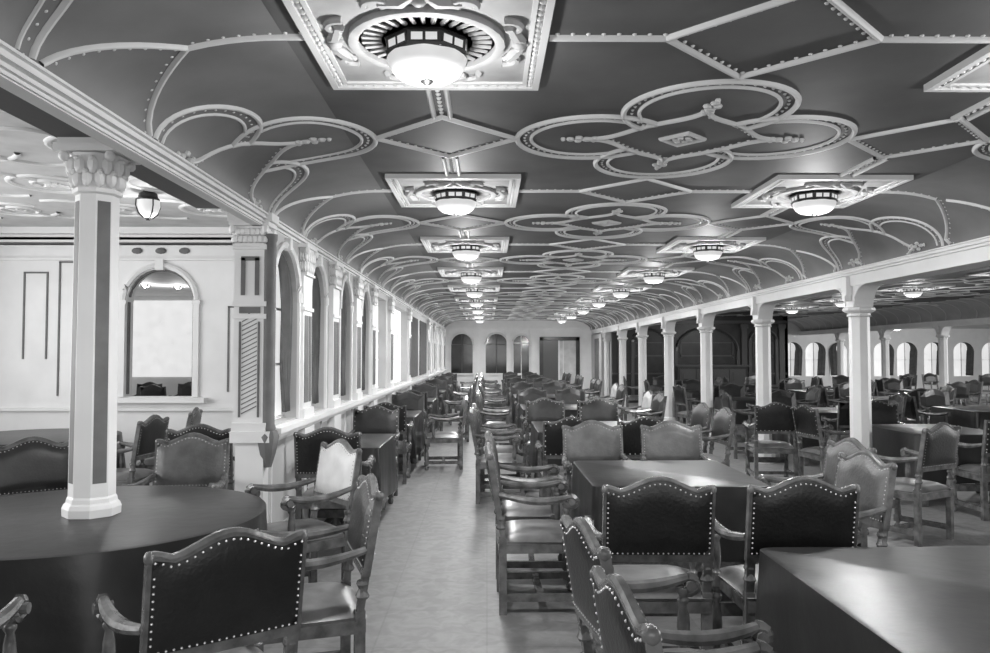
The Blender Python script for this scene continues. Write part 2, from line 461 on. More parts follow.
def acanthus_cap(b, cx, cy, hx, hy, z0, z1, n=5):
    """carved capital: block, two leaf rows and corner scrolls"""
    b.box(cx-hx*.8, cx+hx*.8, cy-hy*.8, cy+hy*.8, z0, z1)
    b.box(cx-hx*1.15, cx+hx*1.15, cy-hy*1.1, cy+hy*1.1, z1-.03, z1); b.box(cx-hx*.95, cx+hx*.95, cy-hy*.95, cy+hy*.95, z0-.02, z0)
    h = z1-z0-.03
    for row in range(2):
        for s in range(n):
            u = -1+2*(s+.5*(row % 2)+.25)/n
            for px, py in ((cx+hx*.85, cy+u*hy*.85), (cx-hx*.85, cy+u*hy*.85), (cx+u*hx*.85, cy-hy*.85), (cx+u*hx*.85, cy+hy*.85)):
                b.blob((px, py, z0+h*(.25+.42*row)), hx*.18+.006, hy*.18+.006, h*.22, 6, 4)
    for sx in (-1, 1):
        for sy in (-1, 1): b.blob((cx+sx*hx*.95, cy+sy*hy*.95, z1-.055), .028, .028, .032, 7, 4)
b = MB(); b2 = MB()
for k, (a, c) in enumerate(PIL):
    m = (a+c)/2; hw = min(.16, (c-a)/2)
    b.box(XL, XL+.045, m-hw, m+hw, SILL-.01, 2.30); b.box(XL, XL+.065, m-hw-.02, m+hw+.02, SILL-.01, SILL+.07); b.box(XL, XL+.06, m-hw-.015, m+hw+.015, 1.98, 2.01)
    acanthus_cap(b, XL+.025, m, .05, hw+.01, 2.30, 2.545, 4)
    b2.box(XL+.045, XL+.05, m-hw*.75, m+hw*.1, SILL+.12, 1.94); b2.box(XL+.045, XL+.05, m+hw*.3, m+hw*.8, SILL+.12, 1.94)
    b.box(XL, XL+.07, m-hw-.02, m+hw+.02, 0, SILL-.09)
struct('trim_left_pilasters', b, M['white'], True); struct('trim_left_pilaster_flutes', b2, M['grey'])
b = MB(); b.box(XL, XL+.02, 16.1, 17.9, SILL+.05, 2.42); b.box(XL, XL+.02, 18.5, 20.4, SILL+.05, 2.42); struct('trim_left_grey_panels', b, M['drape'])
# glazing of the arcade
for k, (a, c, s, t, ar) in enumerate(OPS):
    b = MB(); poly = arch_poly(a-.01, c+.01, s-.01, t+.01) if ar else [(a-.01, s-.01), (c+.01, s-.01), (c+.01, t+.01), (a-.01, t+.01)]
    b.prism(poly, 'x', XL-.135, XL-.125); o = struct('window_%d' % (k+1), b, M['pane'])
    b = MB(); m = (a+c)/2
    for yy in ([m] if ar else [a+(c-a)*q for q in (.25, .5, .75)]): b.box(XL-.124, XL-.11, yy-.012, yy+.012, s, t-.02)
    for zz in (s+.02, s+.45, s+.9): b.box(XL-.124, XL-.11, a+.0, c-.0, zz-.010, zz+.010)
    b.build('glazing_bar', M['white'], o)
# dark drapes drawn to the far side of each round arch
def drape_arch(a, c, s, t, xw, label, group):
    """hanging cloth that follows the far half of the arch and narrows to its foot"""
    r = (c-a)/2-.01; m = (a+c)/2; zs = t-(c-a)/2
    out = []
    for i in range(9):
        q = PI*.62*(1-i/8); out.append((m+r*cos(q), zs+r*sin(q)))
    for i in range(1, 9): out.append((c-.012, zs-(zs-s-.06)*i/8))
    vs = []; fs = []; n = len(out); W = 9
    for i, (y, z) in enumerate(out):
        f = i/(n-1); wd = (.06 + .17*min(1, f*2.4))*(1 if f < .8 else 1-.35*(f-.8)/.2)
        for k in range(W):
            u = k/(W-1); vs.append((xw+.02*sin(k*2.1+.2*i), y-wd*u, z-(.02 if i < 8 else 0)*u))
    for i in range(n-1):
        for k in range(W-1): fs.append((i*W+k, i*W+k+1, (i+1)*W+k+1, (i+1)*W+k))
    b = MB(); b.add(vs, fs); o = b.build('curtain', M['drape'], None, True)
    md = o.modifiers.new('thickness', 'SOLIDIFY'); md.thickness = .012
    return tag(o, label, 'curtain', group)
for k in range(4):
    a, c, s, t, ar = OPS[k]
    drape_arch(a, c, s, t, XL-.055, 'dark grey curtain in the %s arched window along the left arcade wall' % ORD[k+1], 'curtains of the left arcade')

# pier at the near end of the arcade
PY0, PY1, PX = 5.62, 5.76, -1.82
b = MB()
b.box(PX+.02, XL, PY0, PY1, .0, SILL); b.box(PX, XL, PY0, PY1, SILL-.1, 2.56)
b.box(PX+.02, XL+.04, PY0-.01, PY1, 0, .14); b.box(PX-.01, XL+.05, PY0-.035, PY1, SILL-.10, SILL-.02); b.box(PX-.005, XL+.02, PY0-.02, PY1, SILL-.02, SILL+.04)
for z in (1.86, 1.95, 2.36): b.box(PX-.01, XL+.015, PY0-.015, PY1, z, z+.035)
struct('trim_pier', b, M['white'])
b = MB(); acanthus_cap(b, (PX+XL)/2, (PY0+PY1)/2, .125, .10, 2.40, 2.56, 6); b.box(PX-.04, XL+.06, PY0-.05, PY1, 2.56, 2.62); struct('trim_pier_capital', b, M['white'], True)
b = MB()
for i in range(22):   # diaper lattice in the pier panel
    z = SILL+.10+i*.033
    b.add([(PX+.06, PY0-.006, z), (PX+.06, PY0-.006, z+.008), (PX+.17, PY0-.006, z+.064), (PX+.17, PY0-.006, z+.056)], [(0, 1, 2, 3)])
for x in (PX+.04, PX+.175): b.box(x, x+.014, PY0-.01, PY0, SILL+.08, 1.84)
for x in (PX+.05, PX+.15): b.box(x, x+.03, PY0-.01, PY0, 2.03, 2.30)
b.box(PX+.05, PX+.18, PY0-.01, PY0, 2.28, 2.31); b.box(PX+.04, PX+.19, PY0-.01, PY0, 1.90, 1.945)
struct('trim_pier_panel', b, M['grey'])
b = MB(); b.lathe([(.055, 0), (.06, .02), (.05, .05), (.05, 1.36), (.058, 1.38), (.06, 1.42)], 10, (XL+.02, 5.66, SILL-.02)); b.lathe([(.03, -.26), (.06, -.16), (.085, -.04), (.07, 0)], 8, (XL+.02, 5.66, SILL-.02)); struct('trim_pier_colonnette', b, M['grey'], True)

# bay back wall with round-headed opening
BW = 9.6
ops = [(-4.42, -3.60, 1.09, 2.66, True)]
b = MB(); wall_with_openings(b, 'y', BW, BW+.18, -8, XL-.16, 0, 3.16, ops); struct('wall_bay', b, M['white'])
b = MB(); m = -4.01; r = .45; zs = 2.66-.41
b.tube([(m+r*cos(q), BW-.015, zs+r*sin(q)) for q in [PI*i/20 for i in range(21)]], .035, 6)
for sx in (-1, 1):
    b.box(m+sx*.45-.035, m+sx*.45+.035, BW-.04, BW, 1.09, zs); b.box(m+sx*.45-.05, m+sx*.45+.05, BW-.05, BW, zs-.03, zs+.02)
b.box(m-.05, m+.05, BW-.06, BW, 2.64, 2.78); b.box(-4.60, -3.42, BW-.12, BW, 1.02, 1.08); b.box(-8, XL-.17, BW-.05, BW, .92, .96)
for z in (2.98, 2.76): b.box(-8, XL-.17, BW-.05, BW, z, z+.03)
b.box(-8, XL-.17, BW-.10, BW, 3.08, 3.16)
struct('trim_bay_wall', b, M['white'], True)
b = MB()
for x0, x1, z0, z1 in ((-5.68, -5.40, 1.55, 2.62), (-5.25, -4.95, 1.1, 2.75), (-3.18, -2.72, 1.15, 2.2), (-2.55, -2.3, 1.1, 2.7)):
    for x in (x0, x1): b.box(x, x+.02, BW-.012, BW, z0, z1)
    b.box(x0, x1, BW-.012, BW, z1-.02, z1)
q = [PI*(.05+.9*i/18) for i in range(19)]
b.tube([(m+.40*cos(a), BW+.05, zs+.40*sin(a)) for a in q], .018, 5)
for x in (m-.40, m+.40): b.box(x-.012, x+.012, BW+.02, BW+.06, 1.12, zs)
for x in (-4.3, -4.01, -3.72): b.blob((x, BW-.01, 2.88), .07, .02, .04, 8, 5)
b.box(-8, XL-.2, BW-.055, BW-.05, 2.955, 2.965)
struct('trim_bay_panels', b, M['grey'])
b = MB(); b.box(-12, -3, 18.0, 18.1, 0, 3.1); struct('wall_port_room', b, M['white'])
b = MB(); b.box(-9.4, -4.6, 17.97, 17.99, 1.1, 2.85); struct('window_10', b, M['pane2'])

# ------------------------------------------------------------------ right beam and its columns
b = MB(); b.box(XR+.02, XR+.30, 3, YB, 2.36, 2.56); stack(b, XR+.02, -1, BZ_R+.004, 3, YB, ((.05,.012),(.03,.02),(.045,.01),(.015,.012),(.03,.012)))
stack(b, XR+.30, 1, 2.56, 3, YB, ((.05,.03),(.03,.02)))
struct('trim_right_cornice', b, M['white'])
def column_right(label):
    t = thing('column', label, 'column', (0,0,0), 0, 'white octagonal columns of the right-hand row')
    b = MB(); b.lathe([(.112, .20), (.108, 2.02)], 8, rot=PI/8); b.build('shaft', M['white'], t)
    b = MB(); b.lathe([(.155, 0), (.155, .12), (.145, .15), (.14, .18), (.115, .20)], 8, rot=PI/8); b.build('base', M['white'], t)
    b = MB(); b.lathe([(.114, 2.02), (.13, 2.03), (.118, 2.045), (.118, 2.06), (.148, 2.075), (.168, 2.095), (.168, 2.115), (.155, 2.13)], 8, rot=PI/8); b.build('capital', M['white'], t)
    b = MB(); R = .23; n = 10; pts = []
    for i in range(n+1):
        a = PI*.5*i/n; pts.append((.115+R-R*cos(a), 2.13+R*sin(a)))
    poly = [(y, z) for y, z in pts] + [(-y, z) for y, z in reversed(pts)]
    b.prism(poly, 'x', -.10, .10)
    for s in (-1, 1): b.tube([(s*.10, y-.012, z) for y, z in pts], .012, 5); b.tube([(s*.10, -y+.012, z) for y, z in pts], .012, 5)
    b.box(-.16, -.10, -.05, .05, 2.26, 2.47); b.box(-.17, -.10, -.035, .035, 2.20, 2.26)
    b.build('bracket', M['white'], t)
    return t
col_y = [8.63 + 3.03*k for k in range(7)]
c0 = column_right('nearest white octagonal column of the row along the right side of the hall'); c0.location = (XR+.14, col_y[0], 0)
for k in range(1, 6):
    dup(c0, (XR+.14, col_y[k], 0), 0, 'white octagonal column, %s from the camera in the row right of the tables' % ORD[k+1])
dup(c0, (XR+.14, col_y[6], 0), 0, 'farthest white octagonal column of the right-hand row, beside the end wall')
b = MB(); b.box(12.05, 12.35, 8, YB, 2.36, 2.5); b.box(12.0, 12.4, 8, YB, 2.44, 2.5); struct('trim_far_cornice', b, M['white'])
for k in range(3, 7):
    dup(c0, (12.2, 8.63+3.03*k, 0), 0, ('nearest' if k == 3 else 'farthest' if k == 6 else ORD[k-2]) + ' white column of the second row deep inside the right side hall', 'white columns of the second row')

# foreground column rising through the round table
t = thing('column', 'large white octagonal column with carved leafy capital rising from the round table', 'column', (-2.05, 4.1, .775))
b = MB(); b.lathe([(.112, .10), (.105, 1.66)], 8, rot=PI/8)
b.build('shaft', M['white'], t)
b = MB(); b.lathe([(.138, 0), (.14, .04), (.132, .06), (.122, .07), (.118, .09), (.112, .10)], 8, rot=PI/8); b.build('base', M['white'], t)
for k in (1, 3, 5, 7):  # grey strips added as painted shade on the diagonal facets
    a = PI/4*k; n_ = Vector((cos(a), sin(a), 0)); s_ = Vector((-sin(a), cos(a), 0)); b = MB()
    p0, p1 = n_*(.1115*cos(PI/8)+.0012), n_*(.1055*cos(PI/8)+.0012)
    b.add([p0-s_*.034+Vector((0,0,.17)), p0+s_*.034+Vector((0,0,.17)), p1+s_*.032+Vector((0,0,1.62)), p1-s_*.032+Vector((0,0,1.62))], [(0,1,2,3)])
    o = b.build('inlay_strip', M['grey'], t); o['label'] = 'grey strip down one facet of the shaft'
b = MB(); b.lathe([(.106, 1.655), (.12, 1.665), (.12, 1.685), (.106, 1.70), (.108, 1.74), (.135, 1.84), (.15, 1.86)], 8, rot=PI/8)
for row in range(2):
    for k in range(12):
        a = 2*PI*(k+.5*row)/12; rr = .112+.018*row
        b.blob((rr*cos(a), rr*sin(a), 1.735+.065*row), .028, .028, .048, 6, 5); b.blob(((rr+.02)*cos(a), (rr+.02)*sin(a), 1.765+.065*row), .016, .016, .014, 6, 4)
for k in range(4):
    a = PI/4+PI/2*k; b.blob((.165*cos(a), .165*sin(a), 1.845), .028, .028, .028, 8, 5)
b.box(-.155, .155, -.155, .155, 1.865, 1.905); b.box(-.14, .14, -.14, .14, 1.905, 1.935)
b.build('capital', M['white'], t, True)

# ------------------------------------------------------------------ end wall, dark panelled wall, far right wall
ops = [(-1.38, -.55, .90, 2.42, True), (-.05, .78, .90, 2.42, True), (1.02, 1.62, .90, 2.36, True), (2.02, 3.55, 0, 2.28, False)]
b = MB(); wall_with_openings(b, 'y', YB, YB+.2, XL-.16, 4.3, 0, ZC+.1, ops); struct('wall_end', b, M['white'])
for k, (a, c, s, t_, ar) in enumerate(ops[:3]):
    b = MB(); poly = arch_poly(a-.01, c+.01, s-.01, t_+.01); b.prism(poly, 'y', YB+.10, YB+.12); o = struct('window_%d' % (11+k), b, M['mirror'])
    b = MB(); r = (c-a)/2+.03; m = (a+c)/2; zz = t_-(c-a)/2
    b.tube([(m+r*cos(q), YB-.01, zz+r*sin(q)) for q in [PI*i/14 for i in range(15)]], .045, 6)
    for x in (a-.05, c): b.box(x, x+.05, YB-.03, YB, s, zz)
    b.build('window_frame', M['white'], o)
    b = MB(); b.box(m-.015, m+.015, YB+.08, YB+.10, s, t_-.02); b.box(a, c, YB+.08, YB+.10, zz-.015, zz+.015); b.build('glazing_bar', M['white'] if k == 2 else M['drape'], o)
b = MB()
for x in (-1.56, -.40, .85, 1.78):
    b.box(x-.1, x+.1, YB-.08, YB, 0, 2.5); b.box(x-.13, x+.13, YB-.11, YB, 2.42, 2.56); b.box(x-.13, x+.13, YB-.12, YB, 0, .9)
b.box(XL, 2.0, YB-.05, YB, .82, .88); b.box(XL, 3.95, YB-.08, YB, 2.6, 2.68); struct('trim_end_wall', b, M['white'])
b = MB(); b.box(2.02, 2.16, YB-.06, YB+.1, 0, 2.28); b.box(3.42, 3.56, YB-.06, YB+.1, 0, 2.28); b.box(2.02, 3.56, YB-.06, YB+.1, 2.16, 2.30)
dr = struct('door_1', b, M['darkwood'])
b = MB(); b.box(2.16, 2.74, YB+.02, YB+.06, 0, 2.16); b.build('door_leaf', M['darkwood2'], dr)
b = MB(); b.box(2.74, 3.42, YB+.03, YB+.05, 0, 2.16); b.build('door_glass', M['glass_grey'], dr)
b = MB(); b.box(2.74, 2.80, YB, YB+.06, 0, 2.16); b.box(2.92, 2.95, YB, YB+.06, 0, 2.16); b.build('door_stile', M['white'], dr)
b = MB(); b.box(XR+.02, XR+.2, 27.4, YB, 0, 2.4); struct('wall_right_end', b, M['offwhite'])
b = MB(); b.box(XR, XR+.02, 28.0, 29.0, .6, 2.2); struct('trim_right_end_panel', b, M['grey'])
YD = 26.2
b = MB(); b.box(4.2, 10.15, YD, YD+.2, 0, ZC+.05); struct('wall_panelled', b, M['darkwood'])
b = MB(); b.box(10.0, 10.15, YD, YB, 0, ZC+.05); struct('wall_panelled_return', b, M['offwhite'])
b = MB()
def dk_arch(x0, x1, zt, z0):
    r = (x1-x0)/2; m = (x0+x1)/2; zs = zt-r*.75
    b.tube([(m+r*cos(q), YD-.02, zs+r*.75*sin(q)) for q in [PI*i/18 for i in range(19)]], .05, 6)
    for x in (x0, x1): b.box(x-.05, x+.05, YD-.06, YD, z0, zs)
dk_arch(6.35, 8.45, 2.52, .1); dk_arch(8.85, 9.75, 2.45, .1); dk_arch(4.9, 6.0, 2.45, .1)
for x in (4.5, 6.15, 8.65, 9.92):
    b.box(x-.09, x+.09, YD-.08, YD, 0, 2.62); b.box(x-.13, x+.13, YD-.11, YD, 2.5, 2.64)
for x0, x1 in ((4.95, 5.95), (6.5, 7.3), (7.4, 8.3), (8.95, 9.65)):
    for z0, z1 in ((1.55, 1.60), (2.0, 2.03)): b.box(x0, x1, YD-.02, YD, z0, z1)
    for x in (x0, x1-.04): b.box(x, x+.04, YD-.02, YD, 1.5, 2.05)
b.box(4.2, 10.1, YD-.09, YD, 2.66, 2.76); b.box(4.2, 10.1, YD-.05, YD, .95, 1.0)
struct('trim_panelled_wall', b, M['darkwood2'], True)
sb = thing('sideboard', 'long dark sideboard with panelled doors against the dark wall behind the right columns', 'sideboard', (7.4, 25.75, 0))
b = MB(); b.box(-1.15, 1.15, -.22, .30, .08, 1.22); b.box(-1.12, 1.12, -.2, .28, 0, .08); b.build('body', M['darkwood'], sb)
b = MB(); b.box(-1.2, 1.2, -.26, .32, 1.22, 1.28); b.build('counter', M['darkwood2'], sb)
for k in range(4):
    x = -1.08+.545*k
    b = MB(); b.box(x, x+.52, -.245, -.22, .2, 1.14); b.box(x+.08, x+.44, -.26, -.245, .30, 1.04); b.box(x+.13, x+.39, -.27, -.26, .36, .98); d = b.build('door', M['darkwood2'], sb)
    b = MB(); b.blob((x+.47, -.26, .68), .018, .02, .018); b.build('knob', M['stud'], d)
wins = [11.75, 12.65, 13.6, 15.3, 16.2, 17.25, 18.4, 19.5]
ops = [(x-.36, x+.36, .78, 2.08, True) for x in wins]
b = MB(); wall_with_openings(b, 'y', YB, YB+.2, 10.0, 21.7, 0, ZC+.1, ops); struct('wall_far_right', b, M['white'])
for k, (a, c, s, t_, ar) in enumerate(ops):
    b = MB(); b.prism(arch_poly(a-.01, c+.01, s-.01, t_+.01), 'y', YB+.12, YB+.14); o = struct('window_%d' % (14+k), b, M['pane2'])
    b = MB(); m = (a+c)/2; b.box(m-.015, m+.015, YB+.10, YB+.12, s, t_-.02); b.box(a, c, YB+.10, YB+.12, 1.4, 1.42); b.build('glazing_bar', M['white'], o)
    # a drape at each window
    r = (c-a)/2; n = 14; vs = []; fs = []; sg = 1 if k not in (2,) else -1; zz = t_-r
    out = [(m+sg*r*cos(PI*.5*(1-i/6)), zz+r*sin(PI*.5*(1-i/6))) for i in range(7)] + [(m+sg*(r-.05*(i/7)), zz-(zz-s-.03)*i/7) for i in range(1, 8)]
    for i, (x, z) in enumerate(out):
        for j in range(6):
            u = j/5; wd = .08+.22*min(1, i/6); vs.append((x-sg*(wd*u-.05), YB-.05+.02*sin(j*2.2), z))
    for i in range(len(out)-1):
        for j in range(5): fs.append((i*6+j, i*6+j+1, (i+1)*6+j+1, (i+1)*6+j))
    b = MB(); b.add(vs, fs); o = b.build('curtain', M['drape'], None, True); md = o.modifiers.new('thickness', 'SOLIDIFY'); md.thickness = .012
    tag(o, 'grey curtain at the %s arched window from the left on the far right wall' % ORD[k+1], 'curtain', 'curtains on the far right wall')

# ------------------------------------------------------------------ ceiling lights on their plaster panels
LAMP, GLOW = 85, 20      # watts of one ceiling light: down through the bowl, and around it
def frame_rect(b, hx, hy, wd, h, z):
    for x0, x1, y0, y1 in ((-hx, hx, -hy, -hy+wd), (-hx, hx, hy-wd, hy), (-hx, -hx+wd, -hy+wd, hy-wd), (hx-wd, hx, -hy+wd, hy-wd)):
        b.box(x0, x1, y0, y1, z-h, z)
def make_light(label, group):
    t = thing('ceiling_light', label, 'ceiling light', (0,0,ZC), 0, group)
    b = MB(); b.box(-.47, .47, -.535, .535, -.02, -.001); b.build('panel', M['panel'], t)
    b = MB(); frame_rect(b, .50, .565, .03, .035, -.0005); frame_rect(b, .44, .505, .02, .03, -.0005)
    for sx in (-1, 1):
        for i in range(22): b.stud((sx*.455, -.52+1.04*i/21, -.02), (0,0,-1), .016)
    for sy in (-1, 1):
        for i in range(19): b.stud((-.44+.88*i/18, sy*.52, -.02), (0,0,-1), .016)
    b.build('panel_frame', M['mould'], t)
    b = MB(); b.lathe([(.325, -.02), (.325, -.045), (.30, -.05), (.285, -.045), (.285, -.02)], 32); b.build('oval_moulding', M['panel'], t, True)
    b = MB()
    for k in range(32):
        a = 2*PI*k/32; b.tube([(.19*cos(a), .19*sin(a), -.022), (.27*cos(a), .27*sin(a), -.024)], .011, 5)
    b.build('sunburst', M['panel'], t)
    for k in range(4):
        a0 = PI/2*k
        b = MB()
        for s in (-1, 1):
            a = a0 + s*.42
            c = Vector((.375*cos(a), .375*sin(a)*1.08, 0))
            tg = Vector((-sin(a), cos(a), 0))*s; nr = Vector((cos(a), sin(a), 0))
            pts = []
            for i in range(15):
                q = 4.6*i/14; rr = .062*(1-i/19); pts.append(c + tg*(rr*cos(q)) + nr*(rr*sin(q)*.9) + Vector((0,0,-.033)))
            b.tube(pts, .016, 6)
            b.tube([c + Vector((0,0,-.03)), c - tg*.09 + nr*-.01 + Vector((0,0,-.035)), c - tg*.15 + Vector((0,0,-.03))], [.02, .028, .012], 6)
        n_ = Vector((cos(a0), sin(a0), 0)); b.blob((.385*n_.x, .385*n_.y*1.05, -.03), .035, .035, .03, 8, 5)
        b.build('scroll', M['panel'], t, True)
    b = MB(); b.lathe([(.10, -.02), (.15, -.024), (.178, -.03), (.182, -.038), (.176, -.042), (.172, -.085), (.18, -.09), (.176, -.10), (.165, -.104)], 8, rot=PI/8); band = b.build('band', M['metal'], t)
    for k in range(8):
        b = MB(); a = PI/4*k; n_ = Vector((cos(a), sin(a), 0)); s_ = Vector((-sin(a), cos(a), 0)); p = n_*(.1735*cos(PI/8)+.0005)
        for sg in (-1, 1):
            q = p + s_*(sg*.029)
            b.add([q-s_*.023+Vector((0,0,-.080)), q+s_*.023+Vector((0,0,-.080)), q+s_*.023+n_*.003+Vector((0,0,-.050)), q-s_*.023+n_*.003+Vector((0,0,-.050))], [(0,1,2,3)])
        b.build('cartouche', M['bowl'], band)
    b = MB(); b.lathe([(.168, -.10), (.160, -.13), (.142, -.158), (.115, -.178), (.075, -.189), (.03, -.191)], 16, rot=PI/8); b.build('glass_bowl', M['bowl'], t, True)
    b = MB(); b.lathe([(.026, -.188), (.028, -.195), (.017, -.204), (.006, -.21)], 10); b.build('finial', M['metal'], t, True)
    d = bpy.data.lights.new('lamp_light', 'SPOT'); d.energy = LAMP; d.spot_size = math.radians(168); d.spot_blend = .6; d.shadow_soft_size = .09
    o = bpy.data.objects.new('lamp_light', d); C.objects.link(o); o.location = (0, 0, -.24); o.parent = t
    d = bpy.data.lights.new('lamp_glow', 'POINT'); d.energy = GLOW; d.shadow_soft_size = .05
    o = bpy.data.objects.new('lamp_glow', d); C.objects.link(o); o.location = (0, 0, -.40); o.parent = t
    return t
g = 'ceiling lights of the left row'; g2 = 'ceiling lights of the right row'
L0 = make_light('nearest ceiling light of the left row, at the top edge of the photo', g)
L0.location = (-.25, Y0, ZC)
for n in range(1, 9):
    dup(L0, (-.25, Y0+P*n, ZC), 0, 'white bowl ceiling light, %s from the camera in the row above the aisle' % ORD[n+1] if n < 8 else 'farthest white bowl ceiling light in the row above the aisle', g)
dup(L0, (2.65, Y0, ZC), 0, 'square plaster lamp panel cut off by the right edge of the photo', g2)
for n in range(1, 9):
    dup(L0, (2.65, Y0+P*n, ZC), 0, ('largest fully visible white bowl light of the right ceiling row' if n == 1 else 'white bowl ceiling light, %s in the right row counting away from the camera' % ORD[n] if n < 8 else 'farthest white bowl light of the right ceiling row'), g2)
g3 = 'ceiling lights of the side hall'
for k, n in enumerate((3, 4, 6, 5)):  # the last lamp is added to light the hall cove
    dup(L0, (8.35, Y0+P*n-.2, ZC), 0, 'white bowl light on the side hall ceiling, %s' % ('nearest, right of the nearest column' , 'just right of the second column', 'farthest from the camera', 'partly hidden by the nearest column')[k], g3)
# third hall: small light
fl = dup(L0, (13.9, 26.3, 2.62), 0, 'small bright bowl light deep in the far right hall under the second beam', g3)
# pendant lantern in the bay
t = thing('pendant_lamp', 'white bowl pendant lamp in a dark frame hanging in the left bay', 'pendant lamp', (-3.22, 7.4, 3.16))
def pend(t):
    b = MB(); b.lathe([(.09, -.07), (.085, -.03), (.05, -.01), (.05, 0)], 10); b.lathe([(.10, -.095), (.105, -.08), (.09, -.065)], 12)
    b.build('canopy', M['metal'], t, True)
    b = MB(); b.lathe([(.105, -.095), (.108, -.15), (.085, -.215), (.045, -.252), (.01, -.262)], 14); b.build('glass_bowl', M['bowl'], t, True)
    b = MB()
    for k in range(4):
        a = PI/4+PI/2*k; b.tube([(r*cos(a), r*sin(a), z) for r, z in ((.112, -.09), (.116, -.15), (.092, -.218), (.048, -.258), (.006, -.27))], .007, 5)
    b.lathe([(.02, -.285), (.022, -.27), (.012, -.26)], 8); b.build('frame', M['metal'], t)
    d = bpy.data.lights.new('lamp_glow', 'POINT'); d.energy = 9; d.shadow_soft_size = .05
    o = bpy.data.objects.new('lamp_glow', d); C.objects.link(o); o.location = (0, 0, -.42); o.parent = t
pend(t)
for k, x in enumerate((-6.55, -6.05)):
    dup(t, (x, 15.0+.3*k, 3.14), 0, '%s of two small lamps glimpsed through the arch in the bay wall' % ('left', 'right')[k], 'lamps behind the bay arch')
b = MB(); b.box(-12, -1.9, 9.8, 18, 3.14, 3.2); struct('ceiling_port_room', b, M['plaster'])

# ------------------------------------------------------------------ chairs
def top_z(u):
    """camel-backed top rail, u from -1 to 1"""
    a = abs(u)
    z = .958 + .062*(cos(min(1, a/.78)*PI)+1)/2
    if a > .72: z += .020*sin(min(1, (a-.72)/.28)*PI*.62)
    return z
HW = .262; ZBK = .655
def by(z): return -.235 - (z-.46)*.16
def back_slab(b, hw, zb, inset_top, y0, y1, n=24):
    pts = [(-hw+2*hw*i/n, 0) for i in range(n+1)]
    loop = [(hw, zb), (-hw, zb)] + [(x, top_z(x/HW)-inset_top) for x, _ in pts]
    N = len(loop)
    vs = [(x, by(z)+y0, z) for x, z in loop] + [(x, by(z)+y1, z) for x, z in loop]
    b.add(vs, [tuple(range(N)), tuple(range(2*N-1, N-1, -1))] + [(i, N+i, N+(i+1) % N, (i+1) % N) for i in range(N)])
def pad(b, hw, zb, inset_top, y, d, nu=14, nv=8):
    """domed upholstery on one face of the back; d is signed bulge"""
    vs = []; fs = []
    for j in range(nv+1):
        for i in range(nu+1):
            u = -1+2*i/nu; v = j/nv; x = hw*u; zt = top_z(x/HW)-inset_top; z = zb+(zt-zb)*v
            k = (1-abs(u)**6)*(1-abs(2*v-1)**6); vs.append((x, by(z)+y+d*(.18+.82*k if 0 < i < nu and 0 < j < nv else 0), z))
    W = nu+1
    for j in range(nv):
        for i in range(nu):
            q = (j*W+i, j*W+i+1, (j+1)*W+i+1, (j+1)*W+i); fs.append(q if d < 0 else q[::-1])
    b.add(vs, fs)
def turned(b, x, y, z0, z1, r, seg):
    h = z1-z0
    b.lathe([(r*.75, 0), (r, .04*h), (r*1.05, .10*h), (r*.6, .15*h), (r*.55, .18*h), (r*.85, .26*h), (r*.98, .42*h), (r*.85, .60*h), (r*.6, .74*h), (r*.95, .80*h), (r*.95, .84*h), (r*.6, .88*h), (r*.85, .93*h), (r*.85, h)], seg, (x, y, z0))
def arm_pts(s, n=14):
    pts = []
    for i in range(n+1):
        t = i/n; y = by(.74)+.02 + t*.44; z = .735 - .055*sin(t*PI*.75) + .03*t
        x = s*(.25 + .035*sin(t*PI*.6)); pts.append((x, y, z))
    return pts
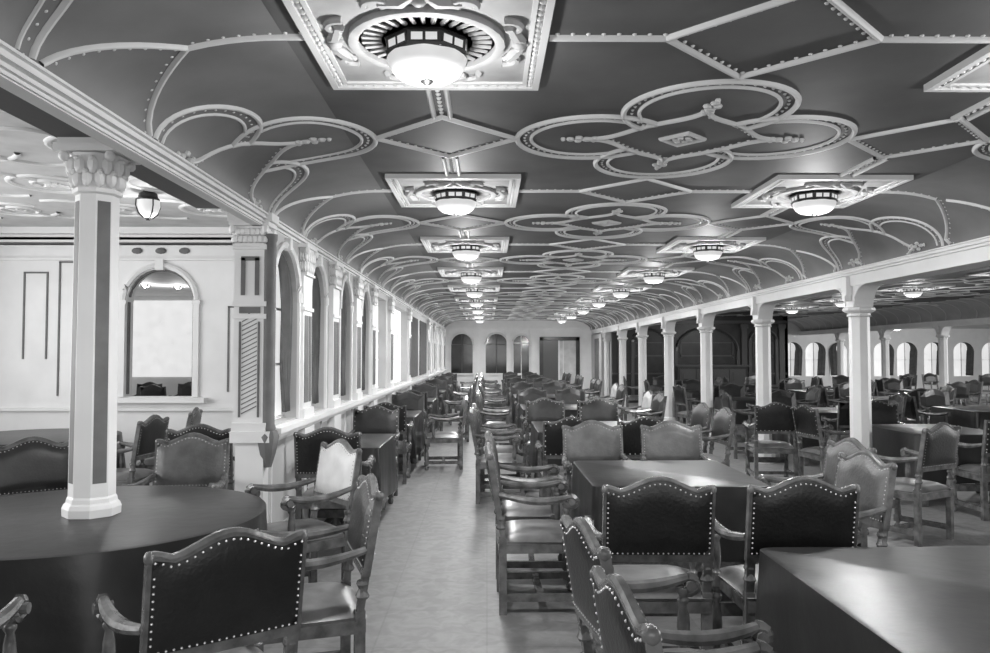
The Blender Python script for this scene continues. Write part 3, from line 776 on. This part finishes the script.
def chair_parts(lod):
    """list of (name, MB, material key, smooth) in local space, facing +y"""
    seg = (10, 7, 5)[lod]; out = []
    b = MB(); back_slab(b, HW, ZBK-.035, 0, -.018, .018, (24, 14, 10)[lod]); 
    if lod == 0:
        b.tube([(-HW+2*HW*i/20, by(top_z(-1+i/10))+.0, top_z(-1+i/10)-.004) for i in range(21)], .0185, 6)
        for s in (-1, 1): b.blob((s*(HW-.010), by(.97), .968), .019, .024, .024, 8, 5)
    out.append(('back_frame', b, 'oak', lod == 0))
    b = MB(); pad(b, HW-.014, ZBK, .014, .018, .026, *((14, 8), (8, 5), (6, 4))[lod]); out.append(('backrest', b, 'front', True))
    b = MB(); pad(b, HW-.014, ZBK, .014, -.018, -.014, *((14, 8), (8, 5), (6, 4))[lod]); out.append(('back_cover', b, 'leather', True))
    if lod < 2:
        step = (.024, .05)[lod]
        for side, y, par in ((-1, -.019, 'back_cover'), (1, .019, 'backrest')):
            b = MB(); x = -(HW-.022)
            while x <= HW-.02:
                for z in (ZBK+.008, top_z(x/HW)-.023): b.stud((x, by(z)+y+side*.004, z), (0, side, 0), (.0048, .007)[lod])
                x += step
            z = ZBK+.035
            while z < .93:
                for sx in (-1, 1): b.stud((sx*(HW-.022), by(z)+y+side*.004, z), (0, side, 0), (.0048, .007)[lod])
                z += step
            out.append(('nail_trim>'+par, b, 'stud', False))
        if lod == 0:
            b = MB(); x = -.25
            while x <= .25: b.stud((x, .241, .437), (0, 1, 0), .0055); x += .025
            out.append(('nail_trim>seat', b, 'stud', False))
    # seat
    b = MB(); n = (12, 8, 6)[lod]; vs = []; fs = []
    for j in range(n+1):
        for i in range(n+1):
            u, v = -1+2*i/n, -1+2*j/n
            k = (1-abs(u)**5)*(1-abs(v)**5); hx = .255+.02*(v*.5+.5); vs.append((u*hx, -.01+v*.255, .445+.055*k))
    for j in range(n):
        for i in range(n): a = j*(n+1)+i; fs.append((a, a+1, a+n+2, a+n+1))
    b.add(vs, fs); b.box(-.255, .255, -.25, .24, .42, .448); out.append(('seat', b, 'seat', True))
    b = MB(); b.box(-.262, .262, .225, .262, .375, .43); b.box(-.25, .25, -.262, -.225, .375, .43)
    for s in (-1, 1): b.box(min(s*.228, s*.262), max(s*.228, s*.262), -.225, .225, .375, .43)
    out.append(('seat_frame', b, 'oak', False))
    for s in (-1, 1):
        b = MB(); turned(b, s*.243, .243, .0, .37, .03, seg) if lod < 2 else b.box(s*.243-.022, s*.243+.022, .221, .265, 0, .38)
        b.box(s*.243-.026, s*.243+.026, .217, .269, .36, .437); 
        if lod < 2: b.box(s*.243-.026, s*.243+.026, .217, .269, .07, .13)
        out.append(('leg', b, 'oak', lod < 2))
        b = MB(); b.box(s*.238-.022, s*.238+.022, by(.46)-.024, by(.46)+.022, 0, .47)
        z0, z1 = .47, ZBK-.03
        vs = []
        for z in (z0, z1, .75):
            for dx, dy in ((-.02, -.02), (.02, -.02), (.02, .02), (-.02, .02)): vs.append((s*.238+dx, by(z)+dy*.8, z))
        b.add(vs, [(3,2,1,0), (8,9,10,11)] + [(k*4+i, k*4+(i+1) % 4, k*4+4+(i+1) % 4, k*4+4+i) for k in range(2) for i in range(4)])
        if lod < 2:
            b.lathe([(.024, 0), (.032, .012), (.024, .03), (.018, .045), (.028, .065), (.024, .08)], seg, (s*.238, by(.54), .52))
        out.append(('leg', b, 'oak', False))
        b = MB(); pts = arm_pts(s, (14, 8, 4)[lod]); n = len(pts)
        rad = [.019+.009*sin(PI*(i/(n-1))**1.3) for i in range(n)]
        b.tube(pts, rad, (8, 6, 4)[lod], .9)
        if lod < 2:
            e = Vector(pts[-1]); b.tube([e + Vector((0, .035*sin(q), -.03+.03*cos(q))) for q in [PI*1.5*i/10 for i in range(11)]], [.024-.0008*i for i in range(11)], 6)
            b.tube([(e.x-.033, e.y+.004, e.z-.028), (e.x+.033, e.y+.004, e.z-.028)], .021, 8)
        else: b.box(pts[-1][0]-.024, pts[-1][0]+.024, pts[-1][1]-.02, pts[-1][1]+.03, pts[-1][2]-.05, pts[-1][2]+.015)
        out.append(('arm', b, 'oak', True))
        b = MB(); xs, ys, zt = s*.268, .155, .69
        if lod < 2: turned(b, xs, ys, .43, zt, .024, seg); b.box(xs-.02, xs+.02, ys-.024, ys+.024, .385, .455)
        else: b.box(xs-.016, xs+.016, ys-.018, ys+.018, .40, zt)
        out.append(('arm_post', b, 'oak', True))
        b = MB(); b.box(s*.243-.014, s*.243+.014, -.225, .225, .08, .125); out.append(('stretcher', b, 'oak', False))
    b = MB(); b.box(-.225, .225, .228, .252, .20, .27)
    if lod == 0:
        for k in range(5): b.blob((-.15+.075*k, .252, .235), .026, .008, .024, 8, 4)
    out.append(('stretcher', b, 'oak', False))
    b = MB(); b.box(-.23, .23, -.02, .02, .085, .12); out.append(('stretcher', b, 'oak', False))
    return out
def make_chair(lod, front='leather2', seat='seat'):
    k = {'front': front, 'seat': seat}
    if lod < 2:
        t = thing('dining_armchair', '-', 'armchair')
        made = {}; parts = chair_parts(lod)
        for nm, b, m, sm in parts:
            if '>' in nm: continue
            o = b.build(nm, M[k.get(m, m)], t, sm); made[nm] = o
        for nm, b, m, sm in parts:
            if '>' in nm: b.build(nm.split('>')[0], M[m], made[nm.split('>')[1]], sm)
        return t
    b = MB(); mats = [M['oak'], M['leather'], M[front], M[seat]]; ix = {'oak': 0, 'leather': 1, 'front': 2, 'seat': 3}
    for nm, q, m, sm in chair_parts(2): b.cur = ix.get(m, 0); b.add(q.v, q.f)
    o = b.build('dining_armchair', mats, None, False)
    return tag(o, '-', 'armchair')
PROTO = {}
NCH = [0]
def chair(x, y, fx, fy, label, group=None, lod=None, kind='leather2'):
    """chair at floor point (x, y) facing (fx, fy)"""
    d = math.hypot(x, y)
    if lod is None: lod = 0 if d < 6.2 else 1 if d < 11.5 else 2
    rz = math.atan2(-fx, fy)
    key = (lod, kind); NCH[0] += 1
    if key not in PROTO:
        o = make_chair(lod, kind, 'seat' if kind != 'pale' else 'seat'); PROTO[key] = o
        o.location = (x, y, 0); o.rotation_euler = (0,0,rz); o['label'] = label
        if group: o['group'] = group
        if lod < 2: KID[o.name] = [(c, kids(c)) for c in kids(o)]
        return o
    r = dup(PROTO[key], (x, y, 0), rz, label)
    if group: r['group'] = group
    elif 'group' in r: del r['group']
    return r

# ------------------------------------------------------------------ tables and cloths
def rrect(hx, hy, r, per=6, n_edge=10):
    pts = []
    for cx, cy, a0 in ((hx-r, hy-r, 0), (-hx+r, hy-r, PI/2), (-hx+r, -hy+r, PI), (hx-r, -hy+r, 1.5*PI)):
        pts += [(cx+r*cos(a0+PI/2*i/per), cy+r*sin(a0+PI/2*i/per)) for i in range(per+1)]
    out = []
    for i in range(len(pts)):
        a, c = Vector(pts[i]), Vector(pts[(i+1) % len(pts)]); L = (c-a).length; k = max(1, int(L/.07))
        for j in range(k): out.append(tuple(a+(c-a)*j/k))
    return out
def cloth(per, label, group, loc, drop, seed, hem=False, rows=9):
    rnd = random.Random(seed); b = MB(); n = len(per); cx_ = max(p[0] for p in per); cy_ = max(p[1] for p in per)
    corner = max(abs(p[0])/cx_*abs(p[1])/cy_ for p in per) > .6; zt = .773; vs = []; fs = []
    ph = [rnd.uniform(0, 6.28) for _ in range(4)]; fr = [rnd.choice((5, 6, 7)), rnd.choice((9, 11)), rnd.choice((15, 17))]
    for (k, dz) in ((.0, 0), (.985, 0)):
        if k: vs += [(x*k, y*k, zt) for x, y in per]
    for j in range(rows+1):
        f = j/rows; z = zt-.006-drop*f if j else zt-.006
        for i, (x, y) in enumerate(per):
            q = 2*PI*i/n; am = f**.8
            o = .012 + .035*f + am*(.018*sin(fr[0]*q+ph[0]) + .014*sin(fr[1]*q+ph[1]) + .008*sin(fr[2]*q+ph[2]))
            if corner: o = o*.8 + .075*f*(abs(x)/cx_*abs(y)/cy_)**7 - .018*f*(1-(abs(x)/cx_*abs(y)/cy_)**2)*(1+sin(fr[1]*q+ph[1]))
            else: o += am*.022*sin(fr[0]*2*q+ph[3])
            L = math.hypot(x, y); vs.append((x+x/L*max(.008, o), y+y/L*max(.008, o), z + .01*f*sin(fr[0]*q)))
    fs.append(tuple(range(n)))
    for j in range(rows+1):
        for i in range(n): a, c = j*n+i, j*n+(i+1) % n; fs.append((a, a+n, c+n, c))
    b.add(vs, fs); o = b.build('tablecloth', M['cloth'], None, True)
    me = o.data
    tag(o, label, 'tablecloth', group); o.location = loc
    if hem:
        h = MB(); m = len(vs); hv = []; hf = []
        for j in (rows-2, rows-1):
            for i in range(n):
                x, y, z = vs[(j+1)*n+i]; L = math.hypot(x, y); hv.append((x+x/L*.004, y+y/L*.004, z))
        for i in range(n): hf.append((i, n+i, n+(i+1) % n, (i+1) % n))
        h.add(hv, hf); h.build('hem_band', M['hem'], o, True)
    return o
def rect_table(cx, cy, hx, hy, label, clabel, group, cgroup, far=False, drop=.55, seed=1, hem=False):
    if far:
        b = MB(); b.box(-hx+.02, hx-.02, -hy+.02, hy-.02, .725, .765)
        for sx in (-1, 1):
            for sy in (-1, 1): b.box(sx*(hx-.12)-.035, sx*(hx-.12)+.035, sy*(hy-.12)-.035, sy*(hy-.12)+.035, 0, .725)
        o = b.build('dining_table', M['oak']); tag(o, label, 'table', group); o.location = (cx, cy, 0)
    else:
        t = thing('dining_table', label, 'table', (cx, cy, 0), 0, group)
        b = MB(); b.box(-hx+.02, hx-.02, -hy+.02, hy-.02, .725, .765); b.build('tabletop', M['oak'], t)
        for sx in (-1, 1):
            for sy in (-1, 1): b = MB(); turned(b, sx*(hx-.12), sy*(hy-.12), 0, .725, .045, 10); b.build('leg', M['oak'], t, True)
    cloth(rrect(hx, hy, .06), clabel, cgroup, (cx, cy, 0), drop, seed, hem, 4 if far else 9)
def round_table(cx, cy, r, label, clabel, drop=.6, seed=3):
    t = thing('dining_table', label, 'table', (cx, cy, 0))
    b = MB(); b.lathe([(r-.02, .725), (r-.01, .745), (r-.02, .765)], 48); b.build('tabletop', M['oak'], t, True)
    b = MB(); b.lathe([(.30, 0), (.30, .06), (.14, .12), (.10, .3), (.13, .5), (.2, .725)], 16); b.build('pedestal', M['oak'], t, True)
    cloth([(r*cos(2*PI*i/120), r*sin(2*PI*i/120)) for i in range(120)], clabel, None, (cx, cy, 0), drop, seed)

# left foreground: round table about the column
TC = (-2.1, 4.12)
round_table(TC[0], TC[1], .90, 'round dining table about the white column in the left foreground', 'dark cloth on the round table pierced by the white column', .62, 11)
gl = None
chair(-1.035, 2.86, -.60, .80, 'large foreground armchair seen from behind, nearest the camera on the left', lod=0)
chair(-.86, 3.66, -.95, -.30, 'armchair in profile at the aisle side of the round table with the column', lod=0)
chair(-1.24, 5.13, -.78, -.62, 'armchair with pale white back facing the camera beside the round table', lod=0, kind='pale')
chair(-2.13, 5.43, .05, -1, 'armchair facing the camera behind the round table, right of the white column', lod=0, kind='worn')
chair(-2.98, 5.25, .6, -.8, 'armchair behind the round table at the left edge, left of the white column', lod=0)
chair(-1.93, 2.62, -.1, 1, 'armchair at the bottom left corner of which only one arm shows', lod=0)
# bay table
round_table(-4.65, 8.1, .80, 'round table in the left bay behind the white column', 'dark cloth on the round table in the left bay', .62, 5)
chair(-2.42, 6.85, -.1, 1, 'armchair seen from behind, just beyond the one facing the camera at the column', lod=0)
chair(-3.50, 7.55, -1, .1, 'armchair in profile at the bay table, nearer of two right of the column', lod=0)
chair(-3.50, 8.55, -1, -.15, 'armchair in profile at the bay table, farther of two right of the column', lod=0)
chair(-4.9, 6.85, .2, 1, 'armchair seen from behind in front of the bay table, left of the column', lod=1)
for k in range(3): chair((-7.32, -6.6, -6.45)[k], (16.8, 15.9, 16.85)[k], .1, 1 if k % 2 else -1, 'dark armchair beyond the arch in the bay wall, %s of three' % ('leftmost', 'middle', 'rightmost')[k], 'armchairs beyond the bay arch', 2)

# right foreground table and its chairs
rect_table(1.95, 2.55, .78, .84, 'dining table cut off by the bottom right corner', 'dark cloth with woven hem on the table in the bottom right corner', None, None, seed=21, drop=.64, hem=True)
chair(.65, 2.79, .98, .14, 'armchair at the left end of the bottom right table, farther of two', lod=0)
chair(.66, 2.06, .99, .10, 'armchair at the left end of the bottom right table, nearest the camera', lod=0)
GT, GC = 'dining tables right of the aisle', 'dark cloths on the tables right of the aisle'
rect_table(1.24, 5.56, .56, .60, 'first full dining table right of the aisle, behind two dark nailed chair backs', 'dark cloth on the table behind the two large nailed chair backs', GT, GC, seed=31, drop=.6, hem=True)
chair(.815, 4.0, .02, 1, 'left of two large dark nailed chair backs in the right foreground', lod=0)
chair(1.485, 4.0, -.02, 1, 'right of two large dark nailed chair backs in the right foreground', lod=0)
chair(.33, 5.12, 1, .02, 'armchair in profile on the right edge of the aisle, nearest of its row', lod=0)
chair(.33, 5.88, 1, -.03, 'armchair in profile on the right edge of the aisle, second of its row', lod=0)
chair(.93, 6.52, .03, -1, 'left of two armchairs facing the camera behind the first right table', lod=0, kind='worn')
chair(1.60, 6.52, -.03, -1, 'right of two armchairs facing the camera behind the first right table', lod=0, kind='worn')
chair(1.95, 4.62, -1, -.13, 'nearer of two worn armchairs at the right end of the first right table', lod=0, kind='worn')
chair(2.19, 5.33, -1, -.13, 'farther of two worn armchairs at the right end of the first right table', lod=0, kind='worn')
GX = 'armchairs around the tables right of the aisle'
for n in range(2, 8):
    cy = 5.72 + 3.4*(n-1); far = cy > 12; o_ = ORD[n]
    rect_table(1.22, cy, .66, .70, '%s dining table right of the aisle, counting away from the camera' % o_, 'dark cloth on the %s table right of the aisle' % o_, GT, GC, far, .5, 40+n)
    j = lambda: random.uniform(-.04, .04)
    for s, (x, nm) in enumerate(((.80, 'left'), (1.50, 'right'))):
        chair(x+j()*.5, cy-1.42+j(), j(), 1, 'armchair backing the camera, %s of two before the %s table right of aisle' % (nm, o_), GX)
        chair(x+j()*.5, cy+1.14+j(), j(), -1, 'armchair facing the camera, %s of two behind the %s table right of aisle' % (nm, o_), GX)
    for dy, nm in ((-.46, 'nearer'), (.36, 'farther')):
        chair(.16+j(), cy+dy+j(), 1, j()*2, 'armchair in profile, %s of two at aisle end of %s right table' % (nm, o_), GX)
        chair(2.36+j(), cy+dy+j(), -1, -.12+j(), 'armchair turned left, %s of two at outer end of %s right table' % (nm, o_), GX, kind='pale' if n in (3, 4) and dy > 0 else 'leather2')

# left of the aisle, along the arcade
GL, GLC, GLX = 'small tables along the left arcade', 'dark cloths on the small arcade tables', 'armchairs along the left arcade'
for n in range(1, 7):
    cy = 7.65 + 3.45*(n-1); far = cy > 12; o_ = ORD[n]
    rect_table(-1.23, cy, .26, .62, '%s small table against the left arcade wall' % o_, 'dark cloth on the %s small table along the left arcade' % o_, GL, GLC, far, .55, 60+n)
    j = lambda: random.uniform(-.02, .02)
    chair(-1.27+j()*.5, cy-1.10+j(), j(), 1, 'armchair backing the camera before the %s small table along the left arcade' % o_, GLX, lod=0 if n == 1 else None)
    chair(-1.27+j()*.5, cy+1.08+j(), j(), -1, 'armchair facing the camera behind the %s small table along the left arcade' % o_, GLX)
    if n > 1:
        chair(-.62+j(), cy+.1+j(), -1, -.1+j(), 'armchair in profile beside the %s small table along the left arcade' % o_, GLX)

# side hall beyond the columns
GS, GSC, GSX = 'tables of the right side hall', 'dark cloths in the right side hall', 'armchairs of the right side hall'
rown = ('along the columns', 'in the middle of the side hall', 'deep in the side hall')
rowx = (5.0, 7.7, 10.3)
for r_ in range(3):
    for n in range(5):
        cy = 8.75 + 3.03*n + .25*r_; x = rowx[r_]
        if x/cy > .66: continue
        o_ = ORD[n+1]; w_ = rown[r_]
        rect_table(x, cy, .5, .6, '%s table %s, counting away from the camera' % (o_, w_), 'dark cloth on the %s table %s' % (o_, w_), GS, GSC, True, .5, 80+n+10*r_)
        j = lambda: random.uniform(-.06, .06)
        chair(x+j(), cy-1.0+j(), j()*2, 1, 'armchair backing the camera at the %s table %s' % (o_, w_), GSX)
        chair(x+j(), cy+1.0+j(), j()*2, -1, 'armchair facing the camera at the %s table %s' % (o_, w_), GSX)
        chair(x-.92, cy+.52+j() if r_ == 0 else cy+j(), 1, j()*3, 'armchair at the left side of the %s table %s' % (o_, w_), GSX)
        chair(x+.92, cy+j(), -1, j()*3, 'armchair at the right side of the %s table %s' % (o_, w_), GSX)
chair(3.70, 6.88, -.5, .86, 'dark armchair standing apart at the right edge before the nearest column', lod=0)
chair(3.62, 9.95, .12, 1, 'dark armchair seen from behind between the two nearest right columns', lod=1)
for k in range(5):
    chair(13.2+1.25*k, 24.6+.4*(k % 2), .1, -1 if k % 2 else 1, 'dark armchair in the far right hall beyond the second columns, %s from left' % ORD[k+1], 'armchairs of the far right hall', 2)
